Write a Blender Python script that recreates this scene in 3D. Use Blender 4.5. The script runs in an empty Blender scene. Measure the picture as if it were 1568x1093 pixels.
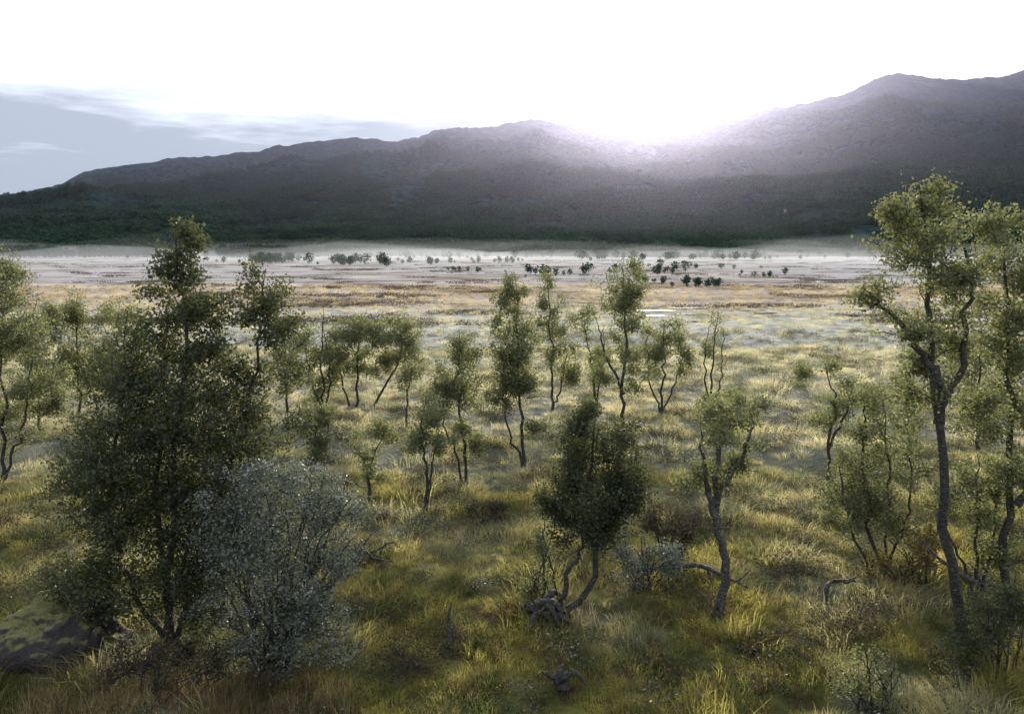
import bpy, math, random
import numpy as np
from mathutils import noise, Vector
rng=np.random.default_rng(7); random.seed(7)
scene=bpy.context.scene
CAMH=6.5; PC,PS=math.cos(math.radians(8)),math.sin(math.radians(8))
# ---------- image pixel coordinates -> view rays -> metres in the scene -------------
def pixel_ray(u,v):
    a=(u-784)/1220;b=(546.5-v)/1220
    return a,PC+b*PS,-PS+b*PC
def ground_xy(u,v):
    x,y,z=pixel_ray(u,v);t=-CAMH/z
    return x*t,y*t
def at_depth(u,v,Y):
    x,y,z=pixel_ray(u,v);t=Y/y
    return x*t,CAMH+z*t
def gz(x,y):
    f=min(1,max(0,(95-y)/50))
    if f<=0: return 0.0
    return f*(0.2*noise.noise(Vector((x*.33,y*.33,3)))+0.12*noise.noise(Vector((x*1.3,y*1.3,7))))
# ---------- node helpers -------------
def newmat(name):
    m=bpy.data.materials.new(name);m.use_nodes=True
    nt=m.node_tree
    for n in list(nt.nodes): nt.nodes.remove(n)
    return m,nt,nt.nodes.new('ShaderNodeOutputMaterial')
def N(nt,t,**k):
    n=nt.nodes.new(t)
    for a,b in k.items(): setattr(n,a,b)
    return n
def ramp(nt,fac,stops,interp='LINEAR'):
    r=nt.nodes.new('ShaderNodeValToRGB');r.color_ramp.interpolation=interp
    el=r.color_ramp.elements
    while len(el)<len(stops): el.new(0.5)
    for e,(p,c) in zip(el,stops):
        e.position=p;e.color=(c[0],c[1],c[2],1) if hasattr(c,'__len__') else (c,c,c,1)
    nt.links.new(fac,r.inputs[0]);return r.outputs[0]
def mixc(nt,f,a,b,mode='MIX'):
    m=nt.nodes.new('ShaderNodeMix');m.data_type='RGBA';m.blend_type=mode
    for i,s in ((0,f),(6,a),(7,b)):
        if isinstance(s,bpy.types.NodeSocket): nt.links.new(s,m.inputs[i])
        else: m.inputs[i].default_value=s if i==0 else (s[0],s[1],s[2],1)
    return m.outputs[2]
def math_(nt,op,a,b=None,clamp=False):
    m=nt.nodes.new('ShaderNodeMath');m.operation=op;m.use_clamp=clamp
    for i,s in ((0,a),(1,b)):
        if s is None: continue
        if isinstance(s,bpy.types.NodeSocket): nt.links.new(s,m.inputs[i])
        else: m.inputs[i].default_value=s
    return m.outputs[0]
def noise_(nt,vec,scale,detail=4,rough=.55):
    n=N(nt,'ShaderNodeTexNoise');n.inputs['Scale'].default_value=scale;n.inputs['Detail'].default_value=detail
    n.inputs['Roughness'].default_value=rough
    nt.links.new(vec,n.inputs['Vector']);return n.outputs['Fac']
def wpos(nt): return N(nt,'ShaderNodeNewGeometry')
def sepxyz(nt,v):
    s=N(nt,'ShaderNodeSeparateXYZ');nt.links.new(v,s.inputs[0]);return s.outputs
# ---------- materials -------------
def leaf_mat(name,cols,trans,gl=.04,tfac=.5,grough=.5):
    m,nt,o=newmat(name);g=wpos(nt)
    c=ramp(nt,g.outputs['Random Per Island'],[(i/(len(cols)-1),c) for i,c in enumerate(cols)])
    big=noise_(nt,g.outputs['Position'],1.6,0)
    c=mixc(nt,ramp(nt,big,[(.4,.0),(.6,.55)]),c,(0.4,.42,.38),'MULTIPLY')
    d=N(nt,'ShaderNodeBsdfDiffuse');nt.links.new(c,d.inputs[0])
    t=N(nt,'ShaderNodeBsdfTranslucent');nt.links.new(mixc(nt,.6,c,trans),t.inputs[0])
    mx=N(nt,'ShaderNodeMixShader');mx.inputs[0].default_value=tfac
    nt.links.new(d.outputs[0],mx.inputs[1]);nt.links.new(t.outputs[0],mx.inputs[2])
    last=mx
    if gl>0:
        gs=N(nt,'ShaderNodeBsdfGlossy');gs.inputs['Roughness'].default_value=grough;gs.inputs[0].default_value=(.9,.93,1,1)
        m2=N(nt,'ShaderNodeMixShader');m2.inputs[0].default_value=gl
        nt.links.new(mx.outputs[0],m2.inputs[1]);nt.links.new(gs.outputs[0],m2.inputs[2]);last=m2
    nt.links.new(last.outputs[0],o.inputs[0]);return m
M_leaf=leaf_mat('birch_leaf',[(.05,.073,.026),(.085,.112,.038),(.13,.145,.05),(.22,.2,.07)],(.42,.43,.13),.06,.55)
M_leafdark=leaf_mat('dark_leaf',[(.022,.036,.014),(.048,.064,.021),(.1,.105,.035)],(.22,.23,.06),.045,.47)
M_leafsil=leaf_mat('frosted_willow_leaf',[(.05,.064,.04),(.12,.14,.095),(.34,.36,.28)],(.34,.36,.23),.09,.44,.42)
M_leafyel=leaf_mat('autumn_leaf',[(.08,.09,.03),(.17,.15,.04),(.27,.17,.04)],(.4,.3,.07))
M_leafbrown=leaf_mat('heath_leaf',[(.035,.03,.02),(.08,.06,.035),(.12,.1,.05)],(.16,.13,.065),.03,.35)
M_scrub=leaf_mat('marsh_scrub_leaf',[(.08,.065,.05),(.12,.1,.075),(.18,.15,.11)],(.2,.16,.11),.0,.35)
def bark(name,a,b_,c_):
    m,nt,o=newmat(name);g=wpos(nt)
    mp=N(nt,'ShaderNodeMapping');mp.inputs['Scale'].default_value=(1,1,2.2);nt.links.new(g.outputs['Position'],mp.inputs[0])
    f=noise_(nt,mp.outputs[0],16,4,.7)
    c=ramp(nt,f,[(.38,a),(.55,b_),(.72,c_)])
    p=N(nt,'ShaderNodeBsdfPrincipled');nt.links.new(c,p.inputs['Base Color']);p.inputs['Roughness'].default_value=.8
    bp=N(nt,'ShaderNodeBump');bp.inputs['Strength'].default_value=.7;bp.inputs['Distance'].default_value=.02;nt.links.new(noise_(nt,g.outputs['Position'],30,3),bp.inputs['Height']);nt.links.new(bp.outputs[0],p.inputs['Normal'])
    nt.links.new(p.outputs[0],o.inputs[0]);return m
M_bark=bark('birch_bark',(.022,.019,.016),(.06,.052,.046),(.2,.19,.17))
M_dead=bark('dead_wood',(.03,.024,.02),(.09,.08,.072),(.3,.29,.27))

def meadow_colour(nt,pos,det=2):
    X,Y,Z=sepxyz(nt,pos)
    n1=noise_(nt,pos,.8,det,.65); n2=noise_(nt,pos,.22,det,.65); n3=noise_(nt,pos,2.4,1)
    green=mixc(nt,ramp(nt,n1,[(.38,0),(.6,1)]),(.085,.12,.032),(.46,.42,.12))
    green=mixc(nt,ramp(nt,n3,[(.5,0),(.64,.75)]),green,(.17,.115,.065))
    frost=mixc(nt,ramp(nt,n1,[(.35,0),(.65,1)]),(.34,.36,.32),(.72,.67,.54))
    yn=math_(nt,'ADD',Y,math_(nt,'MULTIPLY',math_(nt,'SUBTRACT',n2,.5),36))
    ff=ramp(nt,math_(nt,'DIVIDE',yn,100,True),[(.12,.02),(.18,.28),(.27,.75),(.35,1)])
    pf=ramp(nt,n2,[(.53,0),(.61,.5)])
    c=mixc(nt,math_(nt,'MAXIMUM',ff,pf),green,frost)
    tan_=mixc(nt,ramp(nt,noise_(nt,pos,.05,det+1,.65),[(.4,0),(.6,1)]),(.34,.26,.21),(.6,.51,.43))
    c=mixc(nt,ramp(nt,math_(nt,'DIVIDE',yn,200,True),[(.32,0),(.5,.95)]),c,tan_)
    return c,Y
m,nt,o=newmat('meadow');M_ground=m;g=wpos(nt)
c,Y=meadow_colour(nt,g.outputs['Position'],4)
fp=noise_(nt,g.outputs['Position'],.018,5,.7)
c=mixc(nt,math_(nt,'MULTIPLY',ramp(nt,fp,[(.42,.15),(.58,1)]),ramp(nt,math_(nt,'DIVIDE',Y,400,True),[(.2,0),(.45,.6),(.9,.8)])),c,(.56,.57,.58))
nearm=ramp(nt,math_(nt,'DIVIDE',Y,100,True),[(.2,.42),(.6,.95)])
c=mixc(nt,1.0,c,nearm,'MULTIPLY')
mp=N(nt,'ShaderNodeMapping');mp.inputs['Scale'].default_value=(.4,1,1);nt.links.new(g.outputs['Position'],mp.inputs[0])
tussock_shade=noise_(nt,mp.outputs[0],.14,6,.75)
stm=math_(nt,'MULTIPLY',ramp(nt,tussock_shade,[(.52,0),(.58,1)]),ramp(nt,math_(nt,'DIVIDE',Y,400,True),[(.13,0),(.2,.75),(.6,.65),(.95,.4)]))
c=mixc(nt,stm,c,(.1,.085,.075))  # dark streaks paint the shadow lines of tussocks into the ground colour
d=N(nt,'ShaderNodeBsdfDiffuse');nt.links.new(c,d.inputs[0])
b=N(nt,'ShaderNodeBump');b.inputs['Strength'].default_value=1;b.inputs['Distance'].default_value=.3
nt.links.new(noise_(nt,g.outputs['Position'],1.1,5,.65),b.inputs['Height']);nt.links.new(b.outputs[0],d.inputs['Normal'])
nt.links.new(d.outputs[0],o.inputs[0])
def grass_mat(name,fixed=None):
    m,nt,o=newmat(name);g=wpos(nt)
    if fixed: c=ramp(nt,g.outputs['Random Per Island'],fixed)
    else:
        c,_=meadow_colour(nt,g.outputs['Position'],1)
        oi=N(nt,'ShaderNodeObjectInfo')
        c=mixc(nt,ramp(nt,g.outputs['Random Per Island'],[(0,0),(1,.4)]),c,(.5,.44,.23))
        c=mixc(nt,ramp(nt,oi.outputs['Random'],[(0,.75),(.35,.08),(.8,0),(1,0)]),c,(.07,.075,.03))
    d=N(nt,'ShaderNodeBsdfDiffuse');t=N(nt,'ShaderNodeBsdfTranslucent')
    nt.links.new(c,d.inputs[0]);nt.links.new(mixc(nt,1.0,c,(1.6,1.5,1.1),'MULTIPLY'),t.inputs[0])
    a1=N(nt,'ShaderNodeMixShader');a1.inputs[0].default_value=.58
    nt.links.new(d.outputs[0],a1.inputs[1]);nt.links.new(t.outputs[0],a1.inputs[2]);nt.links.new(a1.outputs[0],o.inputs[0]);return m
M_grass=grass_mat('meadow_grass')
M_tall=grass_mat('tall_dry_grass',[(0,(.12,.09,.055)),(.5,(.24,.18,.12)),(1,(.42,.36,.25))])
m,nt,o=newmat('hazy_mountain_heath');M_mt=m;g=wpos(nt)
X,Y,Z=sepxyz(nt,g.outputs['Position'])
n1=noise_(nt,g.outputs['Position'],.006,6,.62);n2=noise_(nt,g.outputs['Position'],.08,6,.8)
forest=mixc(nt,ramp(nt,n2,[(.42,0),(.6,1)]),(.006,.022,.03),(.04,.085,.075))
hazy_moor=mixc(nt,ramp(nt,n2,[(.4,0),(.62,1)]),(.008,.026,.052),(.028,.065,.105))  # blue of aerial haze is mixed into this upper slope colour
zz=math_(nt,'ADD',Z,math_(nt,'MULTIPLY',math_(nt,'SUBTRACT',n1,.5),300))
c=mixc(nt,ramp(nt,math_(nt,'DIVIDE',zz,500,True),[(.35,0),(.8,1)]),forest,hazy_moor)
c=mixc(nt,ramp(nt,n1,[(.57,0),(.64,.35)]),c,(.075,.13,.11))
d=N(nt,'ShaderNodeBsdfDiffuse');nt.links.new(c,d.inputs[0])
b=N(nt,'ShaderNodeBump');b.inputs['Strength'].default_value=1;b.inputs['Distance'].default_value=14
nt.links.new(n2,b.inputs['Height']);nt.links.new(b.outputs[0],d.inputs['Normal'])
nt.links.new(d.outputs[0],o.inputs[0])
m,nt,o=newmat('pool_water');M_water=m
p=N(nt,'ShaderNodeBsdfPrincipled');p.inputs['Base Color'].default_value=(.03,.035,.04,1);p.inputs['Roughness'].default_value=.12
nt.links.new(p.outputs[0],o.inputs[0])
def plain(name,col,rough=.8):
    m,nt,o=newmat(name);g=wpos(nt);p=N(nt,'ShaderNodeBsdfPrincipled');p.inputs['Roughness'].default_value=rough
    nt.links.new(mixc(nt,noise_(nt,g.outputs['Position'],2,3),col,tuple(k*.8 for k in col)),p.inputs['Base Color']);nt.links.new(p.outputs[0],o.inputs[0]);return m
m,nt,o=newmat('mossy_rock');M_rock=m;g=wpos(nt)
nz=sepxyz(nt,g.outputs['Normal'])[2]
c=mixc(nt,noise_(nt,g.outputs['Position'],6,5),(.015,.013,.012),(.1,.085,.075))
f=math_(nt,'ADD',nz,math_(nt,'MULTIPLY',math_(nt,'SUBTRACT',noise_(nt,g.outputs['Position'],7,5),.5),1.3))
c=mixc(nt,ramp(nt,f,[(.6,0),(.9,.9)]),c,(.22,.2,.06))
p=N(nt,'ShaderNodeBsdfPrincipled');nt.links.new(c,p.inputs['Base Color']);p.inputs['Roughness'].default_value=.9
b=N(nt,'ShaderNodeBump');b.inputs['Strength'].default_value=1;b.inputs['Distance'].default_value=.08
nt.links.new(noise_(nt,g.outputs['Position'],12,6),b.inputs['Height']);nt.links.new(b.outputs[0],p.inputs['Normal'])
nt.links.new(p.outputs[0],o.inputs[0])
# ---------- mesh helpers -------------
def mesh_from(name,verts,quads,mats,midx=None,smooth=None):
    verts=np.asarray(verts,dtype=np.float32).reshape(-1,3);quads=np.asarray(quads,dtype=np.int32).reshape(-1,4)
    me=bpy.data.meshes.new(name)
    me.vertices.add(len(verts));me.vertices.foreach_set('co',verts.ravel())
    me.loops.add(len(quads)*4);me.loops.foreach_set('vertex_index',quads.ravel())
    me.polygons.add(len(quads));me.polygons.foreach_set('loop_start',np.arange(0,len(quads)*4,4,dtype=np.int32))
    for mm in mats: me.materials.append(mm)
    if midx is not None: me.polygons.foreach_set('material_index',np.asarray(midx,dtype=np.int32))
    if smooth is not None: me.polygons.foreach_set('use_smooth',np.asarray(smooth,dtype=bool))
    me.update(calc_edges=True);me.validate()
    return me
def obj(name,me,loc=(0,0,0),link=True):
    o=bpy.data.objects.new(name,me);o.location=loc
    if link: scene.collection.objects.link(o)
    return o
def tubes(P,R,sides):
    n,p,_=P.shape
    T=np.gradient(P,axis=1);T/=np.linalg.norm(T,axis=2,keepdims=True)+1e-9
    ref=np.zeros_like(T);ref[...,0]=.93;ref[...,1]=.31;ref[...,2]=.2
    U=np.cross(T,ref);U/=np.linalg.norm(U,axis=2,keepdims=True)+1e-9
    V=np.cross(T,U)
    an=np.arange(sides)*2*np.pi/sides
    V3=P[:,:,None,:]+R[:,:,None,None]*(U[:,:,None,:]*np.cos(an)[None,None,:,None]+V[:,:,None,:]*np.sin(an)[None,None,:,None])
    idx=np.arange(n*p*sides).reshape(n,p,sides)
    a=idx[:,:-1,:];b=idx[:,1:,:]
    q=np.stack([a,np.roll(a,-1,2),np.roll(b,-1,2),b],-1).reshape(-1,4)
    return V3.reshape(-1,3),q
def leaves(C,size,asp=.6):
    n=len(C)
    d=rng.normal(size=(n,3));d[:,2]-=.3;d/=np.linalg.norm(d,axis=1,keepdims=True)
    e=np.cross(d,rng.normal(size=(n,3)));e/=np.linalg.norm(e,axis=1,keepdims=True)
    s=(size*rng.uniform(.6,1.3,n))[:,None]
    v=np.stack([C-d*s*.5,C+e*s*asp*.5-d*s*.05,C+d*s*.5,C-e*s*asp*.5-d*s*.05],1).reshape(-1,3)
    return v,np.arange(n*4).reshape(n,4)
def spline(pts,n):
    pts=np.asarray(pts,float);m=len(pts)
    if m==2:
        t=np.linspace(0,1,n)[:,None];return pts[0]*(1-t)+pts[1]*t
    P=np.vstack([2*pts[0]-pts[1],pts,2*pts[-1]-pts[-2]])
    out=[]
    for s in np.linspace(0,m-1-1e-6,n):
        i=int(s);t=s-i;a,b,c,d=P[i],P[i+1],P[i+2],P[i+3]
        out.append(.5*((2*b)+(c-a)*t+(2*a-5*b+4*c-d)*t*t+(3*b-a-3*c+d)*t**3))
    return np.array(out)
LAI=1.3
def grow(name,bx,by,stems,blobs,r0=.05,lai=2.2,leaf=.055,asp=.7,mat=None,bush=False,seed=0,dead=0):
    """stems: list of (x,z) polylines in metres from the root, blobs: foliage masses (x,z,rx,rz)"""
    global rng
    rng=np.random.default_rng(seed+11)
    NP=16
    H=max(z for l in stems for _,z in l)
    if bush:
        for (x,z,rx,rz) in blobs:
            for k in range(4):
                tx=x+rng.uniform(-.8,.8)*rx;tz=z+rng.uniform(-.2,.9)*rz
                b0=rng.uniform(-.25,.25)
                stems=stems+[[(b0,0),(b0*.9+tx*.35,tz*.45),(tx,max(.2,tz))]]
    S=[];SR=[]
    for i,l in enumerate(stems):
        yo=rng.uniform(-.3,.3)*H*.45 if (i or bush) else rng.uniform(-.1,.1)*H*.3
        pts=[(x,yo*(z/H)**1.2 if z>0 else 0,z) for x,z in l]
        c=spline(pts,NP)
        w=rng.normal(size=(NP,3))*.028*min(H,5)/3;w[0]=0;c+=w
        c[0,2]-=.12
        rr=r0*(1 if i==0 else .7)*(.55 if bush and i>1 else 1)
        t=np.linspace(0,1,NP);R=rr*(1-t)**.75+.007
        R[0]*=1.35
        if dead==1 and i==0: R=rr*(1-.45*t)
        S.append(c);SR.append(R)
    S=np.array(S);SR=np.array(SR)
    nodes=np.vstack([s[3:] for s in S])
    stemn=nodes.copy()
    larea=leaf*leaf*asp*.5
    br=[];tips=[]
    NB=6;per=17
    for (x,z,rx,rz) in blobs:
        nl=int(LAI*lai*math.pi*rx*rz/(larea*.62))
        nt_=max(6,nl//per)
        d=np.hypot(stemn[:,0]-x,stemn[:,2]-z);yc=stemn[np.argmin(d),1]
        ry=.55*(rx+rz)
        ns=max(7,int(nt_/11))
        q=rng.normal(size=(ns,3));q/=np.linalg.norm(q,axis=1,keepdims=True);q*=rng.uniform(.05,1.3,ns)[:,None]**(1/2)
        wt=rng.uniform(.1,1,ns)**2;wt/=wt.sum()
        sc_=q[rng.choice(ns,nt_,p=wt)]
        q=sc_+rng.normal(size=(nt_,3))*np.array([.24,.24,.17])
        C0=np.array([x,yc,z]);T=C0+q*np.array([rx,ry,rz])
        T[:,2]=np.maximum(T[:,2],.12)
        o_=np.argsort(np.linalg.norm(q,axis=1))
        for ti in T[o_]:
            dv=nodes-ti;dist=np.sqrt((dv**2).sum(1))+np.where(dv[:,2]>-.02,(dv[:,2]+.02)*2.5,0)
            j=int(np.argmin(dist));s=nodes[j]
            L=np.linalg.norm(ti-s)
            mid=(s+ti)/2+np.array([0,0,.08*L])+rng.normal(size=3)*.07*L
            t=np.linspace(0,1,NB)[:,None]
            c=s*(1-t)**2+2*mid*t*(1-t)+ti*t*t
            c[1:-1]+=rng.normal(size=(NB-2,3))*.03*L
            br.append(c);nodes=np.vstack([nodes,c[2:]])
            tips.append(L)
    V=[];Q=[];MI=[];off=0
    v,q=tubes(S,SR,7);V.append(v);Q.append(q);MI.append(np.zeros(len(q)));off+=len(v)
    B=np.array(br);L=np.array(tips)
    t=np.linspace(1,0,NB)[None,:]
    R=.0035+t*np.clip(.02*L[:,None],.002,.026)
    v,q=tubes(B,R,3);V.append(v);Q.append(q+off);MI.append(np.zeros(len(q)));off+=len(v)
    n=len(B)
    tt=rng.uniform(.2,1.1,(n,per))*(NB-1);i0=np.clip(tt.astype(int),0,NB-2);f=(tt-i0)[...,None]
    ar=np.arange(n)[:,None]
    Cc=B[ar,i0]*(1-f)+B[ar,i0+1]*f
    Cc=Cc+rng.normal(size=Cc.shape)*max(.06,leaf*1.2)
    keep=rng.uniform(size=(n,1))>.15
    keep=np.repeat(keep,per,1)&(Cc[...,2]>.03)
    Cc=Cc[keep]
    v,q=leaves(Cc,leaf,asp);V.append(v);Q.append(q+off);MI.append(np.ones(len(q)));off+=len(v)
    MI=np.concatenate(MI)
    me=mesh_from(name,np.vstack(V),np.vstack(Q),[M_dead if dead else M_bark,mat or M_leaf],MI,MI==0)
    return obj(name,me,(bx,by,gz(bx,by)))
# ---------- trees (base, stems, foliage masses in image pixels) -------------
T=[
("birch_tree",(262,990),[[(262,990),(255,900),(270,760),(285,560),(283,350)],[(262,990),(300,860),(345,700),(375,560),(382,418)],[(262,990),(200,900),(165,800),(175,650),(190,480)],[(262,990),(240,860),(235,700),(240,560),(245,460)]],
 [(283,380,34,40),(285,430,45,45),(305,480,50,45),(250,480,46,45),(280,540,80,50),(380,460,32,45),(388,510,42,45),(385,560,50,60),(200,560,60,60),(290,620,120,80),(200,700,100,70),(160,780,80,70),(330,720,110,75),(250,810,120,75),(150,870,80,60),(330,820,80,70),(230,640,100,60),(380,650,65,60),(300,760,110,70),(240,890,110,50),(160,920,60,40),(330,920,60,45)],dict(r0=.06,lai=1.75,mat=M_leafdark,leaf=.06)),
("willow_bush",(420,1030),[[(420,1030),(430,900),(470,760)],[(410,1030),(380,900),(360,760)],[(430,1030),(480,930),(530,860)],[(410,1030),(330,920),(310,830)]],
 [(370,750,60,50),(450,745,70,50),(515,760,45,45),(340,840,65,60),(430,850,95,70),(520,860,46,62),(400,950,95,60),(490,940,65,60)],dict(r0=.03,lai=1.6,leaf=.05,asp=.5,mat=M_leafsil,bush=True)),
("birch_tree",(3,742),[[(3,742),(5,660),(0,560),(-10,400)],[(3,742),(40,640),(50,540)]],[(-10,430,40,50),(25,500,45,45),(-30,520,40,60),(50,590,40,35),(-20,640,60,50),(70,610,30,28)],{}),
("birch_tree",(120,640),[[(120,640),(118,560),(115,450)]],[(113,480,28,35),(120,560,40,50)],{}),
("birch_tree",(60,660),[[(60,660),(58,560),(55,460)]],[(55,490,22,35),(60,560,30,40)],{}),
("birch_tree",(185,640),[[(185,640),(182,560),(180,470)]],[(180,500,35,38),(190,570,45,45)],{}),
("birch_tree",(497,632),[[(497,632),(492,560),(495,465)],[(497,632),(475,580),(462,520)],[(497,632),(505,560),(485,480)]],[(470,530,24,34),(505,550,30,36),(480,590,30,30)],dict(lai=1.3)),
("birch_tree",(545,625),[[(545,625),(548,560),(550,490)],[(535,620),(520,560),(515,510)]],[(548,510,40,30),(520,530,28,30),(560,560,30,24)],{}),
("birch_tree",(572,622),[[(572,622),(595,585),(615,540),(610,490)]],[(600,510,38,28),(625,530,22,36),(590,560,20,18)],{}),
("birch_tree",(622,655),[[(622,655),(625,600),(632,560)]],[(632,575,20,38)],dict(lai=1.4,r0=.035)),
("birch_tree",(478,710),[[(478,710),(482,680),(488,640)],[(478,710),(500,680),(505,640)]],[(478,660,26,28),(500,650,20,24),(490,690,26,18)],dict(r0=.03)),
("birch_tree",(565,770),[[(565,770),(568,720),(590,660)],[(565,770),(560,720),(545,680)]],[(590,680,34,30),(550,690,24,28),(580,730,30,20)],dict(r0=.03,lai=1.3)),
("birch_tree",(714,742),[[(714,742),(708,660),(700,580),(705,508)],[(712,740),(685,650),(672,600)]],[(702,535,28,36),(700,600,38,40),(720,660,26,32),(675,590,22,36)],dict(r0=.04)),
("birch_tree",(652,782),[[(652,782),(655,720),(645,660),(655,600)],[(652,782),(662,710),(672,660)]],[(655,625,32,32),(638,680,28,28),(674,690,22,26)],dict(r0=.04,lai=1.7)),
("birch_tree",(803,716),[[(803,716),(798,640),(793,540),(790,430)],[(800,716),(775,640),(770,560)]],[(788,455,24,30),(785,520,36,42),(800,580,35,36),(775,600,28,38),(815,650,20,13)],dict(lai=2.8)),
("birch_tree",(845,630),[[(845,630),(845,560),(838,430)],[(845,630),(862,580),(868,520)]],[(838,455,18,30),(845,520,26,33),(860,565,24,30)],{}),
("birch_tree",(912,625),[[(912,625),(908,570),(893,490)],[(912,625),(922,560),(925,500)]],[(893,510,22,34),(920,550,22,40)],dict(lai=1.3)),
("birch_tree",(955,668),[[(955,668),(954,590),(958,500),(952,400)],[(955,600),(925,540),(915,490)]],[(952,425,34,26),(935,465,38,28),(978,468,28,28),(955,525,42,35),(925,580,22,25),(975,585,22,22)],dict(lai=1.6,r0=.06)),
("birch_tree",(1013,632),[[(1013,632),(1015,570),(1015,490)],[(1013,632),(1035,580),(1042,530)],[(1013,632),(992,580),(988,520)]],[(1012,515,30,28),(1038,550,18,34),(995,560,22,34)],dict(lai=1.7)),
("birch_tree",(1085,650),[[(1085,650),(1090,580),(1098,480)],[(1085,650),(1105,580),(1112,500)],[(1085,650),(1078,570),(1082,500)]],[(1095,560,22,60),(1105,610,18,28)],dict(lai=.6)),
("birch_tree",(1098,958),[[(1098,958),(1110,860),(1097,790),(1105,690)],[(1098,800),(1080,740),(1070,660)],[(1100,770),(1140,720),(1165,650)]],[(1075,650,38,36),(1120,640,40,34),(1165,650,34,34),(1060,715,30,32),(1140,705,38,30),(1105,740,32,24)],dict(r0=.085,lai=1.7,dead=1)),
("birch_tree",(815,950),[[(815,950),(850,945),(905,905),(912,830),(905,740),(905,640)],[(860,940),(870,880),(895,840),(880,740)],[(912,830),(940,770),(955,700)]],[(885,655,34,36),(935,675,36,36),(870,730,42,50),(920,740,62,60),(955,770,36,52),(900,805,64,36),(855,790,32,34)],dict(r0=.07,lai=2.9,mat=M_leafdark)),
("heath_shrub",(1030,862),[[(1030,862),(1030,790)],[(1020,862),(1000,800)],[(1035,862),(1055,800)]],[(1025,800,46,32),(1055,820,22,28),(990,790,18,22)],dict(r0=.02,lai=1.6,leaf=.045,mat=M_leafbrown,bush=True)),
("willow_bush",(985,910),[[(985,910),(985,850)],[(980,910),(950,850)],[(990,910),(1025,860)]],[(960,850,36,26),(1015,865,30,26),(990,880,42,20)],dict(r0=.015,lai=1.3,leaf=.04,mat=M_leafsil,bush=True)),
("birch_sapling",(835,925),[[(835,925),(832,850),(835,800)],[(830,925),(815,870)]],[(832,830,28,36),(830,885,30,28)],dict(r0=.018,lai=1.2,leaf=.045,bush=True)),
("birch_tree",(1472,985),[[(1472,985),(1455,860),(1440,700),(1425,560),(1412,420),(1403,285)],[(1438,640),(1470,560),(1480,460),(1470,350)],[(1428,590),(1370,510),(1300,440)]],[(1405,310,38,32),(1360,350,42,30),(1460,345,38,36),(1400,400,75,45),(1470,430,58,46),(1325,455,42,25),(1360,500,42,30),(1450,520,60,44),(1420,590,55,40),(1490,610,42,42)],dict(r0=.085,lai=1.7)),
("birch_tree",(1540,940),[[(1540,940),(1545,800),(1552,640),(1545,500),(1530,350)],[(1545,760),(1590,620),(1600,450)]],[(1530,370,46,42),(1575,410,42,60),(1530,480,52,52),(1570,560,50,58),(1530,640,50,46),(1560,720,45,45)],dict(r0=.07,lai=2.0)),
("birch_tree",(1268,742),[[(1268,742),(1270,680),(1280,620),(1262,560)],[(1270,680),(1295,620),(1300,580)]],[(1258,570,28,24),(1295,595,28,30),(1275,640,36,30)],dict(r0=.045,lai=1.6)),
("birch_tree",(1340,890),[[(1340,890),(1330,780),(1320,680),(1325,590)],[(1350,890),(1365,760),(1360,620)],[(1345,890),(1395,780),(1400,650)],[(1340,890),(1300,800),(1285,700)]],[(1325,620,30,40),(1365,620,32,42),(1320,700,46,48),(1385,690,44,55),(1350,790,60,50),(1295,780,38,45),(1340,740,50,50)],dict(r0=.035,lai=1.3)),
("autumn_shrub",(1400,905),[[(1400,905),(1395,840)],[(1395,905),(1370,850)],[(1400,905),(1430,830)]],[(1385,840,38,36),(1425,830,30,42),(1360,870,30,28)],dict(r0=.02,lai=1.0,leaf=.045,mat=M_leafyel,bush=True)),
("birch_tree",(1500,925),[[(1500,925),(1495,820),(1500,700)],[(1500,925),(1520,820),(1525,740)],[(1500,925),(1460,820),(1450,740)]],[(1500,760,40,60),(1510,850,45,45),(1460,760,36,50),(1540,800,36,60)],dict(r0=.03,lai=1.5)),
("birch_sapling",(1335,1085),[[(1335,1085),(1330,1030),(1320,980)],[(1330,1085),(1290,1020)],[(1340,1085),(1375,1020)]],[(1320,1010,40,33),(1365,1040,28,36),(1290,1040,26,30)],dict(r0=.012,lai=.8,leaf=.038,bush=True)),
("birch_tree",(1500,690),[[(1500,690),(1498,600),(1505,500)]],[(1500,540,38,44),(1505,600,42,42)],{}),
("birch_tree",(1395,700),[[(1395,700),(1390,640),(1385,560)]],[(1385,590,32,34),(1392,640,30,32)],dict(lai=1.4)),
("birch_tree",(440,640),[[(440,640),(438,580),(436,500)]],[(436,530,24,34),(440,580,28,30)],{}),
("heath_shrub",(240,1075),[[(240,1075),(235,1020)],[(240,1075),(270,1000)]],[(230,1010,60,38),(300,1020,55,40)],dict(r0=.012,lai=1.0,leaf=.045,bush=True,mat=M_leafbrown)),
("heath_shrub",(1530,1030),[[(1530,1030),(1530,960)],[(1520,1030),(1490,960)]],[(1530,960,45,45),(1480,980,45,38),(1550,900,30,40)],dict(r0=.012,lai=1.6,leaf=.045,bush=True,mat=M_leafdark)),
("heath_shrub",(1300,800),[[(1300,800),(1298,740)],[(1300,800),(1320,750)]],[(1290,750,40,32),(1330,760,32,30)],dict(r0=.012,lai=1.3,leaf=.055,bush=True,mat=M_leafbrown)),
("heath_shrub",(740,800),[[(740,800),(738,770)],[(740,800),(760,775)]],[(735,780,30,15),(765,785,25,13)],dict(r0=.01,lai=1.3,leaf=.05,bush=True,mat=M_leafbrown)),
]
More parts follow.
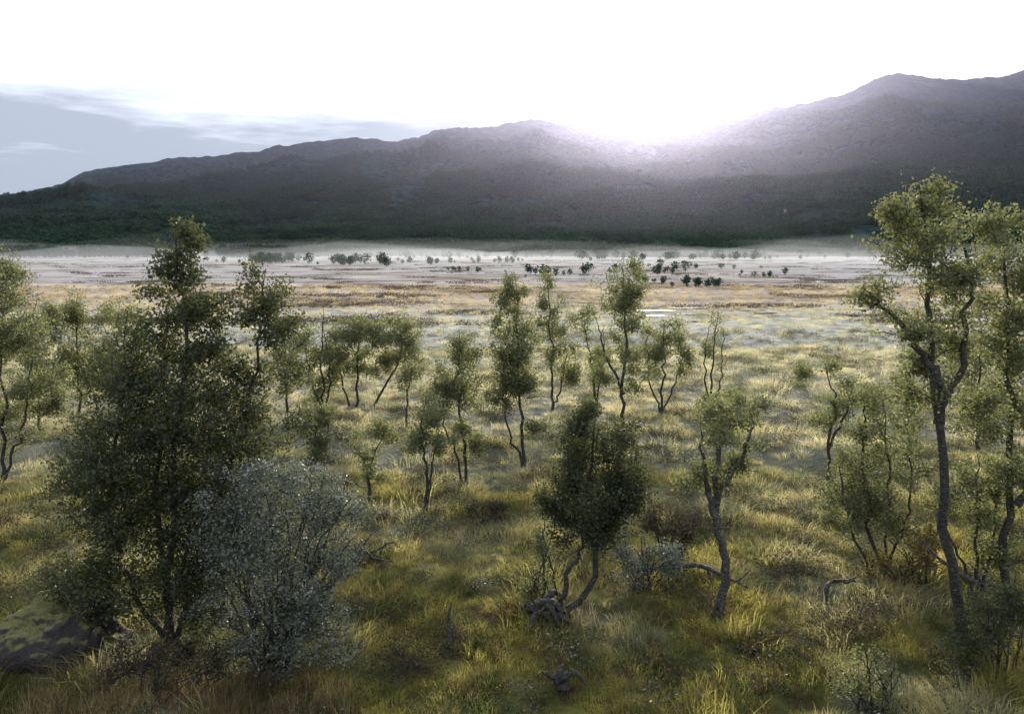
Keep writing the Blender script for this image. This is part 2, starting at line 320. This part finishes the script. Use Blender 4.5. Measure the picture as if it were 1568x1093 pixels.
for i,(nm,b0,st,bl,kw) in enumerate(T):
    bx,by=ground_xy(*b0);k=by/1220
    def loc(u,v):
        x,z=at_depth(u,v,by);return (x-bx,max(0,z))
    s=[[loc(*p) for p in l] for l in st]
    bb=[loc(p[0],p[1])+(p[2]*k,p[3]*k) for p in bl]
    kw=dict(kw)
    if by>17: kw.setdefault('leaf',.068 if by<24 else .085)
    grow(nm,bx,by,s,bb,seed=i,**kw)
# ---------- terrain -------------
def grid(name,xs,ys,zf,mat):
    X,Y=np.meshgrid(xs,ys);Z=np.array([[zf(x,y) for x in xs] for y in ys])
    V=np.stack([X,Y,Z],-1).reshape(-1,3);idx=np.arange(X.size).reshape(X.shape)
    q=np.stack([idx[:-1,:-1],idx[:-1,1:],idx[1:,1:],idx[1:,:-1]],-1).reshape(-1,4)
    return obj(name,mesh_from(name,V,q,[mat],None,np.ones(len(q),bool)))
tt=np.linspace(-1,1,301);xs=1500*np.sinh(6*tt)/np.sinh(6)
ys=np.concatenate([np.arange(-40,6,4),np.arange(6,40,.3),np.arange(40,100,1),np.geomspace(100,1200,60)])
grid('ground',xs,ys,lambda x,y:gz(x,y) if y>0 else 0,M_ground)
R=[(-700,360),(-400,350),(-200,335),(0,302),(60,290),(100,280),(130,266),(170,257),(240,246),(280,241),(335,241),(365,233),(400,231),(430,222),(500,216),(545,209),(600,216),(640,211),(665,198),(720,196),(780,190),(815,182),(850,188),(900,194),(950,198),(1000,199),(1050,192),(1100,181),(1150,174),(1200,165),(1250,155),(1300,142),(1340,121),(1380,113),(1430,118),(1470,124),(1520,120),(1568,108),(1700,90),(2000,120),(2600,150)]
RA=[];RH=[]
for u,v in R:
    x,y,z=pixel_ray(u,v);RA.append(x/y);RH.append(2200*z/y+6.5)
def foot(x): return 455+70*noise.noise(Vector((x/170,2.2,8)))+25*noise.noise(Vector((x/45,9.2,8)))
def mz(x,y):
    a=x/y;H=float(np.interp(a,RA,RH))
    y0=foot(x);s=(y-y0)/(2200-y0)
    if s<=0: return -.8+s*10
    w=noise.fractal(Vector((x/420,y/420,1.3)),1.0,2.1,6)
    e=s**1.25 if s<1 else 1-(s-1)*1.6
    env=max(0,min(1,s*3))*max(0,min(1,(1-s)*2.2)) 
    z=H*e+w*42*env+9*noise.noise(Vector((x/60,y/60,5)))*min(1,s*3)
    z+=(4.5*noise.noise(Vector((x/22,y/22,9)))+2.5*noise.noise(Vector((x/9,y/9,4))))*min(1,s*3)
    return z-.8*max(0,1-s*20)
aa=np.linspace(-1.45,1.45,700);ym=np.concatenate([np.linspace(370,1400,130),np.linspace(1412,2500,90)])
V=np.array([[(a*y,y,mz(a*y,y)) for a in aa] for y in ym]).reshape(-1,3)
idx=np.arange(len(ym)*len(aa)).reshape(len(ym),len(aa))
q=np.stack([idx[:-1,:-1],idx[:-1,1:],idx[1:,1:],idx[1:,:-1]],-1).reshape(-1,4)
obj('mountain_ridge',mesh_from('mountain_ridge',V,q,[M_mt],None,np.ones(len(q),bool)))
# ---------- instancing -------------
def scatter(name,pts,scl,rotz,index,coll,tilt=.12):
    n=len(pts);me=bpy.data.meshes.new(name);me.vertices.add(n);me.vertices.foreach_set('co',np.asarray(pts,np.float32).ravel())
    a=me.attributes.new('iscale','FLOAT_VECTOR','POINT');a.data.foreach_set('vector',np.asarray(scl,np.float32).ravel())
    r=np.stack([rng.normal(size=n)*tilt,rng.normal(size=n)*tilt,rotz],1)
    a=me.attributes.new('irot','FLOAT_VECTOR','POINT');a.data.foreach_set('vector',r.astype(np.float32).ravel())
    a=me.attributes.new('iidx','INT','POINT');a.data.foreach_set('value',np.asarray(index,np.int32))
    o=obj(name,me)
    ng=bpy.data.node_groups.new(name+'_scatter','GeometryNodeTree')
    ng.interface.new_socket('Geometry',in_out='INPUT',socket_type='NodeSocketGeometry')
    ng.interface.new_socket('Geometry',in_out='OUTPUT',socket_type='NodeSocketGeometry')
    gi=ng.nodes.new('NodeGroupInput');go=ng.nodes.new('NodeGroupOutput')
    ip=ng.nodes.new('GeometryNodeInstanceOnPoints');ci=ng.nodes.new('GeometryNodeCollectionInfo')
    ci.inputs['Collection'].default_value=coll;ci.inputs['Separate Children'].default_value=True;ci.inputs['Reset Children'].default_value=True
    def na(nm,t):
        k=ng.nodes.new('GeometryNodeInputNamedAttribute');k.data_type=t;k.inputs['Name'].default_value=nm;return k.outputs['Attribute']
    L=ng.links
    L.new(gi.outputs[0],ip.inputs['Points']);L.new(ci.outputs[0],ip.inputs['Instance']);ip.inputs['Pick Instance'].default_value=True
    L.new(na('iidx','INT'),ip.inputs['Instance Index']);L.new(na('iscale','FLOAT_VECTOR'),ip.inputs['Scale'])
    e=ng.nodes.new('FunctionNodeEulerToRotation');L.new(na('irot','FLOAT_VECTOR'),e.inputs[0]);L.new(e.outputs[0],ip.inputs['Rotation'])
    L.new(ip.outputs[0],go.inputs[0])
    md=o.modifiers.new('scatter','NODES');md.node_group=ng
    return o
rng=np.random.default_rng(5)
def tuft(name,nb,rad,h,w,spread,mat=None):
    V=[];Q=[]
    for i in range(nb):
        a=rng.uniform(0,6.283);r=rad*math.sqrt(rng.uniform());x,y=r*math.cos(a),r*math.sin(a)
        hh=h*rng.uniform(.5,1.15);l=spread*rng.uniform(.2,1.2)*hh;d=rng.uniform(0,6.283) if rng.uniform()<.4 else a
        dx,dy=math.cos(d),math.sin(d);f=rng.uniform(0,6.283);px,py=math.cos(f)*w,math.sin(f)*w
        b=len(V)
        V+=[(x-px,y-py,-.05),(x+px,y+py,-.05),(x+dx*l*.35+px*.8,y+dy*l*.35+py*.8,hh*.6),(x+dx*l*.35-px*.8,y+dy*l*.35-py*.8,hh*.6),(x+dx*l+px*.15,y+dy*l+py*.15,hh*.9),(x+dx*l-px*.15,y+dy*l-py*.15,hh*.9)]
        Q+=[(b,b+1,b+2,b+3),(b+3,b+2,b+4,b+5)]
    return obj(name,mesh_from(name,V,Q,[mat or M_grass]),link=False)
gc=bpy.data.collections.new('grass_tuft_kinds')
for i in range(6): gc.objects.link(tuft(f'grass_tuft_{i}',80,.15+.03*i,.12+.035*i,.005,.95))
pts=[];sc=[];ix=[]
def fan(n,y0,y1,pw):
    y=y0+(y1-y0)*rng.uniform(size=n)**pw;x=rng.uniform(-.82,.82,n)*(y+2);return x,y
def in_rock(a,b): return ((a+7.15)/1.1)**2+((b-12.1)/.95)**2<1
for n,y0,y1,pw,s0 in ((10000,7.5,22,.65,.8),(12000,22,50,.65,.95),(9000,50,130,.7,1.4)):
    x,y=fan(n,y0,y1,pw)
    for a,b in zip(x,y):
        if in_rock(a,b): continue
        d=noise.noise(Vector((a*.9,b*.9,0)))
        s=s0*rng.uniform(.55,1.2)*max(.45,1+1.6*d)
        pts.append((a,b,gz(a,b)));sc.append((s*1.15,s*1.15,s*(rng.uniform(.6,1.1) if y0<50 else .6)));ix.append(int(rng.integers(0,6)))
scatter('meadow_grass',pts,sc,rng.uniform(0,6.28,len(pts)),ix,gc)
tcol=bpy.data.collections.new('tall_grass_kinds')
for i in range(3): tcol.objects.link(tuft(f'tall_grass_{i}',40,.16,.55,.0035,.5,M_tall))
pts=[];sc=[];ix=[]
for k in range(420):
    if k<170: b=rng.uniform(9.4,11.2);a=rng.uniform(-.66,-.22)*b
    else: a,b=[float(q[0]) for q in fan(1,9,40,.8)]
    if in_rock(a,b): continue
    if k>=170 and noise.noise(Vector((a*.4,b*.4,50)))<.05: continue
    s=rng.uniform(.5,1.0)*(1 if k<170 else .8);pts.append((a,b,gz(a,b)));sc.append((s,s,s));ix.append(int(rng.integers(0,3)))
scatter('tall_dry_grass',pts,sc,rng.uniform(0,6.28,len(pts)),ix,tcol)
# dwarf shrubs
hc=bpy.data.collections.new('dwarf_shrub_kinds')
for i in range(4):
    n=200;C=rng.normal(size=(n,3))*np.array([.16,.16,.09])+np.array([0,0,.13]);C[:,2]=np.abs(C[:,2])
    v,q=leaves(C,.038,.6)
    hc.objects.link(obj(f'dwarf_shrub_{i}',mesh_from(f'dwarf_shrub_{i}',v,q,[[M_leafdark,M_leafbrown,M_leafbrown,M_leafsil][i]]),link=False))
pts=[];sc=[];ix=[]
x,y=fan(10500,8,60,.8)
for a,b in zip(x,y):
    if noise.noise(Vector((a*.8,b*.8,20)))<.05 or in_rock(a,b): continue
    s=rng.uniform(.4,1.6);pts.append((a,b,gz(a,b)));sc.append((s,s,s*.9));ix.append(int(rng.choice(4,p=[.3,.3,.3,.1])))
scatter('dwarf_shrubs',pts,sc,rng.uniform(0,6.28,len(pts)),ix,hc)
# distant forest
fc=bpy.data.collections.new('forest_tree_kinds')
M_far=leaf_mat('forest_foliage',[(.014,.038,.03),(.035,.075,.052),(.075,.12,.075)],(.06,.11,.065),.0,.2)
for i in range(6):
    n=150
    q=rng.normal(size=(n,3));q/=np.linalg.norm(q,axis=1,keepdims=True);q*=rng.uniform(.2,1,(n,1))**.5
    C=q*np.array([1.2+.15*i,1.2+.15*i,1.8])+np.array([0,0,2.3]);C[:,:2]*=1+.25*rng.normal(size=(n,1))
    v,qd=leaves(C,.7,.7)
    tv,tq=tubes(np.array([[[0,0,-1],[.05,0,1],[.1,.05,2.6]]],float),np.array([[.12,.1,.05]]),4)
    fc.objects.link(obj(f'forest_tree_{i}',mesh_from(f'forest_tree_{i}',np.vstack([tv,v]),np.vstack([tq,qd+len(tv)]),[M_bark,M_far],[0]*len(tq)+[1]*len(qd)),link=False))
pts=[];sc=[];ix=[]
n=85000
yy=380+1350*rng.uniform(size=n)**1.2;ax=rng.uniform(-.85,.9,n)
for a,y in zip(ax,yy):
    x=a*y
    d=noise.fractal(Vector((x/90,y/90,33)),1,2,5)
    if d<-.2+max(0,(y-1100)/1400): continue
    f0=foot(x)
    if y<f0-35 or (y<f0+10 and d<.05): continue
    z=mz(x,y) if y>f0 else 0
    s=rng.uniform(.5,1.5)*(1.15 if y<700 else 1.6);pts.append((x,y,max(z,0)));sc.append((s*1.1,s*1.1,s));ix.append(int(rng.integers(0,6)))
scatter('distant_forest',pts,sc,rng.uniform(0,6.28,len(pts)),ix,fc,.03)
pts=[];sc=[];ix=[]
for (u,v,w,n,h) in [(92,392,22,11,1.1),(400,402,50,30,.85),(445,400,25,14,.8),(525,405,35,18,.75),(587,408,7,5,.9),(700,414,32,9,.35),(860,422,26,8,.55),(1000,432,26,9,.5),(1080,438,40,16,.55),(1180,424,50,10,.5),(1060,412,70,12,.55),(250,388,90,40,.9),(60,388,60,34,.9),(760,402,80,12,.5),(190,390,40,18,.9),(820,420,20,4,.35),(700,394,260,100,.9),(1050,396,180,80,.9),(200,392,160,70,.9),(1000,418,120,16,.5),(640,404,90,16,.6)]:
    for j in range(n):
        uu=u+rng.normal()*w*.6;vv=min(440,v+rng.normal()*1.6)
        x,y=ground_xy(uu,max(vv,389.5))
        s=h*rng.uniform(.35,1.25)*(1 if y>170 else .62);pts.append((x,y,0));sc.append((s*1.1,s*1.1,s));ix.append(int(rng.integers(0,6)))
scatter('valley_trees',pts,sc,rng.uniform(0,6.28,len(pts)),ix,fc,.03)
# low marsh bushes giving broken lines across the flats
mc=bpy.data.collections.new('marsh_scrub_kinds')
for i in range(3):
    n=90;C=rng.normal(size=(n,3))*np.array([1.1,.5,.13])+np.array([0,0,.15]);C[:,2]=np.abs(C[:,2])
    v,q=leaves(C,.22,.6)
    mc.objects.link(obj(f'marsh_scrub_{i}',mesh_from(f'marsh_scrub_{i}',v,q,[M_scrub]),link=False))
pts=[];sc=[];ix=[]
for k in range(9000):
    y=60*(340/60)**rng.uniform();x=rng.uniform(-.75,.75)*y
    if noise.fractal(Vector((x/26,y/9,61)),1,2,3)<.3: continue
    s=rng.uniform(.4,1.1)*(.5+y/240);pts.append((x,y,0));sc.append((s,s,min(s,1.0)));ix.append(int(rng.integers(0,3)))
scatter('marsh_scrub',pts,sc,rng.normal(size=len(pts))*.3,ix,mc,.02)
# ---------- farmhouse on the hillside -------------
hb=(1190-784)/1220
best=min(np.arange(600,1500,5),key=lambda y:abs((mz(hb*y,y)+2-CAMH)/y-at_depth(1190,326,1)[1]+CAMH))
hx,hy=hb*best,float(best);hz=mz(hx,hy)
def boxm(name,x0,x1,y0,y1,z0,z1,mat,par):
    v=[(x,y,z) for z in (z0,z1) for y in (y0,y1) for x in (x0,x1)]
    me=bpy.data.meshes.new(name);me.from_pydata(v,[],[(0,2,3,1),(4,5,7,6),(0,1,5,4),(2,6,7,3),(0,4,6,2),(1,3,7,5)]);me.materials.append(mat)
    o=obj(name,me);o.parent=par;return o
fh=bpy.data.objects.new('farmhouse',None);scene.collection.objects.link(fh);fh.location=(hx,hy,hz+2.2);fh.scale=(.45,.45,.38)
Mw=plain('white_boards',(.45,.45,.45));Mr=plain('roof_sheet',(.3,.3,.32));Mg=plain('window_glass',(.03,.03,.04),.1)
boxm('walls',-8,8,-4,4,-9,4,Mw,fh)
me=bpy.data.meshes.new('roof');me.from_pydata([(-8.5,-4.6,3.8),(8.5,-4.6,3.8),(8.5,0,7),(-8.5,0,7),(-8.5,4.6,3.8),(8.5,4.6,3.8)],[],[(0,1,2,3),(3,2,5,4),(0,3,4),(1,5,2)]);me.materials.append(Mr)
r_=obj('roof',me);r_.parent=fh
for k,x in enumerate((-6,-3,3,6)): boxm(f'window_{k}',x-.6,x+.6,-4.06,-4.0,1,2.5,Mg,fh)
boxm('door',-.5,.5,-4.06,-4,-.2,2.1,Mr,fh)
# ---------- water pools -------------
def pool(cx,cy,rx,ry,sd):
    n=48;ang=np.linspace(0,2*np.pi,n,endpoint=False)
    v=[(cx,cy,0)]
    for a in ang:
        r=1+.8*noise.noise(Vector((math.cos(a)*2.2+sd,math.sin(a)*2.2,sd)));v.append((cx+rx*r*math.cos(a),cy+ry*r*math.sin(a),0))
    me=bpy.data.meshes.new('water_pool');me.from_pydata(v,[],[(0,1+i,1+(i+1)%n) for i in range(n)]);me.materials.append(M_water);me.update()
    o=obj('water_pool',me,(0,0,.075))
for a in ((14,79,2.0,.6,1),(16.5,68.5,1.3,.6,2),(19,82,2.6,.6,3),(13,73,1.0,.4,4),(24,76,1.6,.5,5),(60,150,7,2,6),(45,118,5,1.2,7),(17,75,1.4,.4,8),(29,88,3,.8,9)): pool(*a)
# ---------- dead wood, stump, mound -------------
def deadwood(name,lines,mat=M_dead):
    V=[];Q=[];off=0
    for pts,r in lines:
        c=spline(pts,12);c+=rng.normal(size=c.shape)*.012
        t=np.linspace(0,1,12);R=r*(1-t)**.7+.006
        v,q=tubes(c[None],R[None],6);V.append(v);Q.append(q+off);off+=len(v)
    return obj(name,mesh_from(name,np.vstack(V),np.vstack(Q),[mat],None,np.ones(sum(len(a) for a in Q),bool)))
deadwood('fallen_branch',[([(-3.5,15.6,.1),(-3.1,15.6,.32),(-2.8,15.5,.2),(-2.4,15.5,.12)],.035),([(-3.2,15.6,.2),(-3.0,15.7,.5),(-2.7,15.8,.75)],.02),([(-2.9,15.6,.25),(-2.5,15.8,.4),(-2.3,15.7,.3)],.018),([(-3.4,15.6,.1),(-3.7,15.5,.3)],.02)])
deadwood('fallen_branch',[([(3.2,14.6,.4),(3.7,14.4,.45),(4.2,14.2,.25),(4.9,14.0,.05)],.05),([(4.2,14.2,.25),(4.5,14.3,.45)],.02),([(3.7,14.4,.4),(3.8,14.2,.1)],.02)])
deadwood('fallen_log',[([(5.75,13.9,0),(5.85,14.0,.3),(6.3,14.2,.28),(6.9,14.4,.12)],.05),([(6.2,14.1,.28),(6.4,13.9,.5)],.02)])
deadwood('fallen_tree',[([(9.3,12.6,.15),(8.5,12.9,.5),(7.7,13.4,.9),(7.3,13.7,1.3)],.06),([(8.2,13.1,.6),(7.9,12.9,.95)],.025),([(8.6,12.9,.5),(8.3,13.0,.1)],.025)])
deadwood('dead_stake',[([(-1.0,12.2,-.1),(-1.02,12.2,.35),(-1.0,12.25,.8)],.05)])
ls=[]
for k in range(18):
    a=rng.uniform(0,6.28);r=rng.uniform(.25,.75);h0=rng.uniform(.15,.35);ls.append(([(.45+rng.normal()*.1,13.05,h0),(.45+r*.5*math.cos(a),13.05+r*.5*math.sin(a),h0+rng.uniform(-.1,.15)),(.45+r*math.cos(a),13.05+r*math.sin(a),rng.uniform(-.1,.25))],rng.uniform(.04,.1)))
deadwood('tree_stump',ls,M_bark)
ls=[([(.75,11.1,-.05),(.72,11.1,.15),(.76,11.12,.3)],.12),([(.75,11.1,.1),(.95,11.1,.2),(1.1,11.0,.05)],.06),([(.7,11.1,.1),(.5,11.1,.18),(.45,11.05,.25)],.04)]
deadwood('tree_stump',ls,M_bark)
bx,by=ground_xy(1098,958)
ls=[]
for k in range(6):
    a=k*1.05;ls.append(([(bx,by,.35),(bx+.1*math.cos(a),by+.1*math.sin(a),.15),(bx+.3*math.cos(a),by+.3*math.sin(a),-.05)],.05))
deadwood('tree_roots',ls,M_bark)
bpy.ops.mesh.primitive_ico_sphere_add(subdivisions=6,radius=1,location=(0,0,0));o=bpy.context.object;o.name='mossy_boulder';o.data.name='mossy_boulder'
for v in o.data.vertices:
    c=v.co.copy();d=1+.3*noise.fractal(c*1.4+Vector((4,2,1)),1,2,6)
    v.co=Vector((c.x*1.0*d,c.y*.75*d,max(-.3,min(c.z,.75+.1*c.x))*.85*d))
for p in o.data.polygons: p.use_smooth=True
o.location=(-7.15,12.1,.1);o.data.materials.append(M_rock)
# ---------- haze & valley mist -------------
def volmat(name,dens,g,col):
    m,nt,o=newmat(name);v=N(nt,'ShaderNodeVolumeScatter');v.inputs['Color'].default_value=(*col,1);v.inputs['Density'].default_value=dens;v.inputs['Anisotropy'].default_value=g
    nt.links.new(v.outputs[0],o.inputs['Volume']);return m
bpy.ops.mesh.primitive_cube_add(size=1,location=(0,1400,400));o=bpy.context.object;o.name='air_haze';o.scale=(5000,1900,802);o.data.materials.append(volmat('air_haze',6e-5,.84,(.76,.74,1)))
def mist(name,x0,x1,y0,y1,h,var,ln,dens,sd):
    xs2=np.linspace(x0,x1,60);ys2=np.linspace(y0,y1,40)
    X,Y=np.meshgrid(xs2,ys2);Z=np.zeros_like(X)
    for i in range(X.shape[0]):
        for j in range(X.shape[1]):
            e=min(1,min(i,X.shape[0]-1-i)/7)*min(1,min(j,X.shape[1]-1-j)/6)
            Z[i,j]=.4+e*max(0,h+var*noise.fractal(Vector((X[i,j]/ln,Y[i,j]/ln,sd)),1,2,3))
    top=np.stack([X,Y,Z],-1).reshape(-1,3);bot=top.copy();bot[:,2]=.3
    n=X.size;idx=np.arange(n).reshape(X.shape)
    qt=np.stack([idx[:-1,:-1],idx[:-1,1:],idx[1:,1:],idx[1:,:-1]],-1).reshape(-1,4);qb=qt[:,::-1]+n
    loop=list(idx[0,:])+list(idx[1:,-1])+list(idx[-1,-2::-1])+list(idx[-2:0:-1,0])
    side=[(loop[(i+1)%len(loop)],loop[i],loop[i]+n,loop[(i+1)%len(loop)]+n) for i in range(len(loop))]
    obj(name,mesh_from(name,np.vstack([top,bot]),np.vstack([qt,qb,side]),[volmat(name,dens,.45,(.92,.96,1))]))
mist('valley_mist',-500,500,200,520,3.0,5,80,.002,2)
mist('valley_mist',-520,520,280,600,6,7,60,.0007,5)
# ---------- sky & sun -------------
EL=math.radians(13.5);AZ=math.radians(10)
w=bpy.data.worlds.new('World');scene.world=w;w.use_nodes=True;nt=w.node_tree
for n in list(nt.nodes): nt.nodes.remove(n)
out=nt.nodes.new('ShaderNodeOutputWorld');bg=nt.nodes.new('ShaderNodeBackground')
sky=nt.nodes.new('ShaderNodeTexSky');sky.sky_type='NISHITA';sky.sun_disc=False;sky.sun_elevation=EL;sky.sun_rotation=AZ
sky.dust_density=1.5
tc=nt.nodes.new('ShaderNodeTexCoord');D=tc.outputs['Generated'];X,Y,Z=sepxyz(nt,D)
dp=N(nt,'ShaderNodeVectorMath',operation='DOT_PRODUCT');nt.links.new(D,dp.inputs[0]);dp.inputs[1].default_value=(math.sin(AZ)*math.cos(EL),math.cos(AZ)*math.cos(EL),math.sin(EL))
veil=ramp(nt,math_(nt,'ADD',math_(nt,'MULTIPLY',dp.outputs['Value'],.5),.5),[(0,.36),(.5,.44),(.75,.66),(.86,.97),(1,1)])
col=mixc(nt,veil,sky.outputs[0],(9.2,9.9,11.2))
mp=N(nt,'ShaderNodeMapping');mp.inputs['Scale'].default_value=(2.2,2.2,17);mp.inputs['Location'].default_value=(.3,0,.4);nt.links.new(D,mp.inputs[0])
cn=noise_(nt,mp.outputs[0],1.5,7,.6)
az=math_(nt,'DIVIDE',X,Y)
lim=ramp(nt,math_(nt,'ADD',math_(nt,'MULTIPLY',az,.5),.5),[(.18,.66),(.32,.62),(.42,.62),(.48,.52),(.53,0)])
el=ramp(nt,Z,[(.0,1),(.1,.97),(.145,.9),(.175,.5),(.195,0)])
cm=math_(nt,'MULTIPLY',lim,el)
cf=ramp(nt,math_(nt,'ADD',cn,math_(nt,'MULTIPLY',cm,.9)),[(.7,0),(1.0,1)])
cf=math_(nt,'MULTIPLY',cf,ramp(nt,cm,[(0,0),(.1,1)]))
col=mixc(nt,cf,col,(3.3,3.8,4.7))
nt.links.new(col,bg.inputs[0]);bg.inputs[1].default_value=.142;nt.links.new(bg.outputs[0],out.inputs[0])
sl=bpy.data.lights.new('sun','SUN');sl.energy=5;sl.angle=math.radians(.5);sl.color=(1,.93,.84)
so=obj('sun',sl);so.rotation_euler=(-(math.pi/2-EL),0,-AZ)
cam=bpy.data.cameras.new('camera');cam.lens=28.01;cam.sensor_width=36;cam.clip_end=20000;cam.clip_start=.1
co=obj('camera',cam,(0,0,CAMH));co.rotation_euler=(math.radians(82),0,0);scene.camera=co
scene.view_settings.view_transform='Standard';scene.view_settings.look='None';scene.view_settings.exposure=0
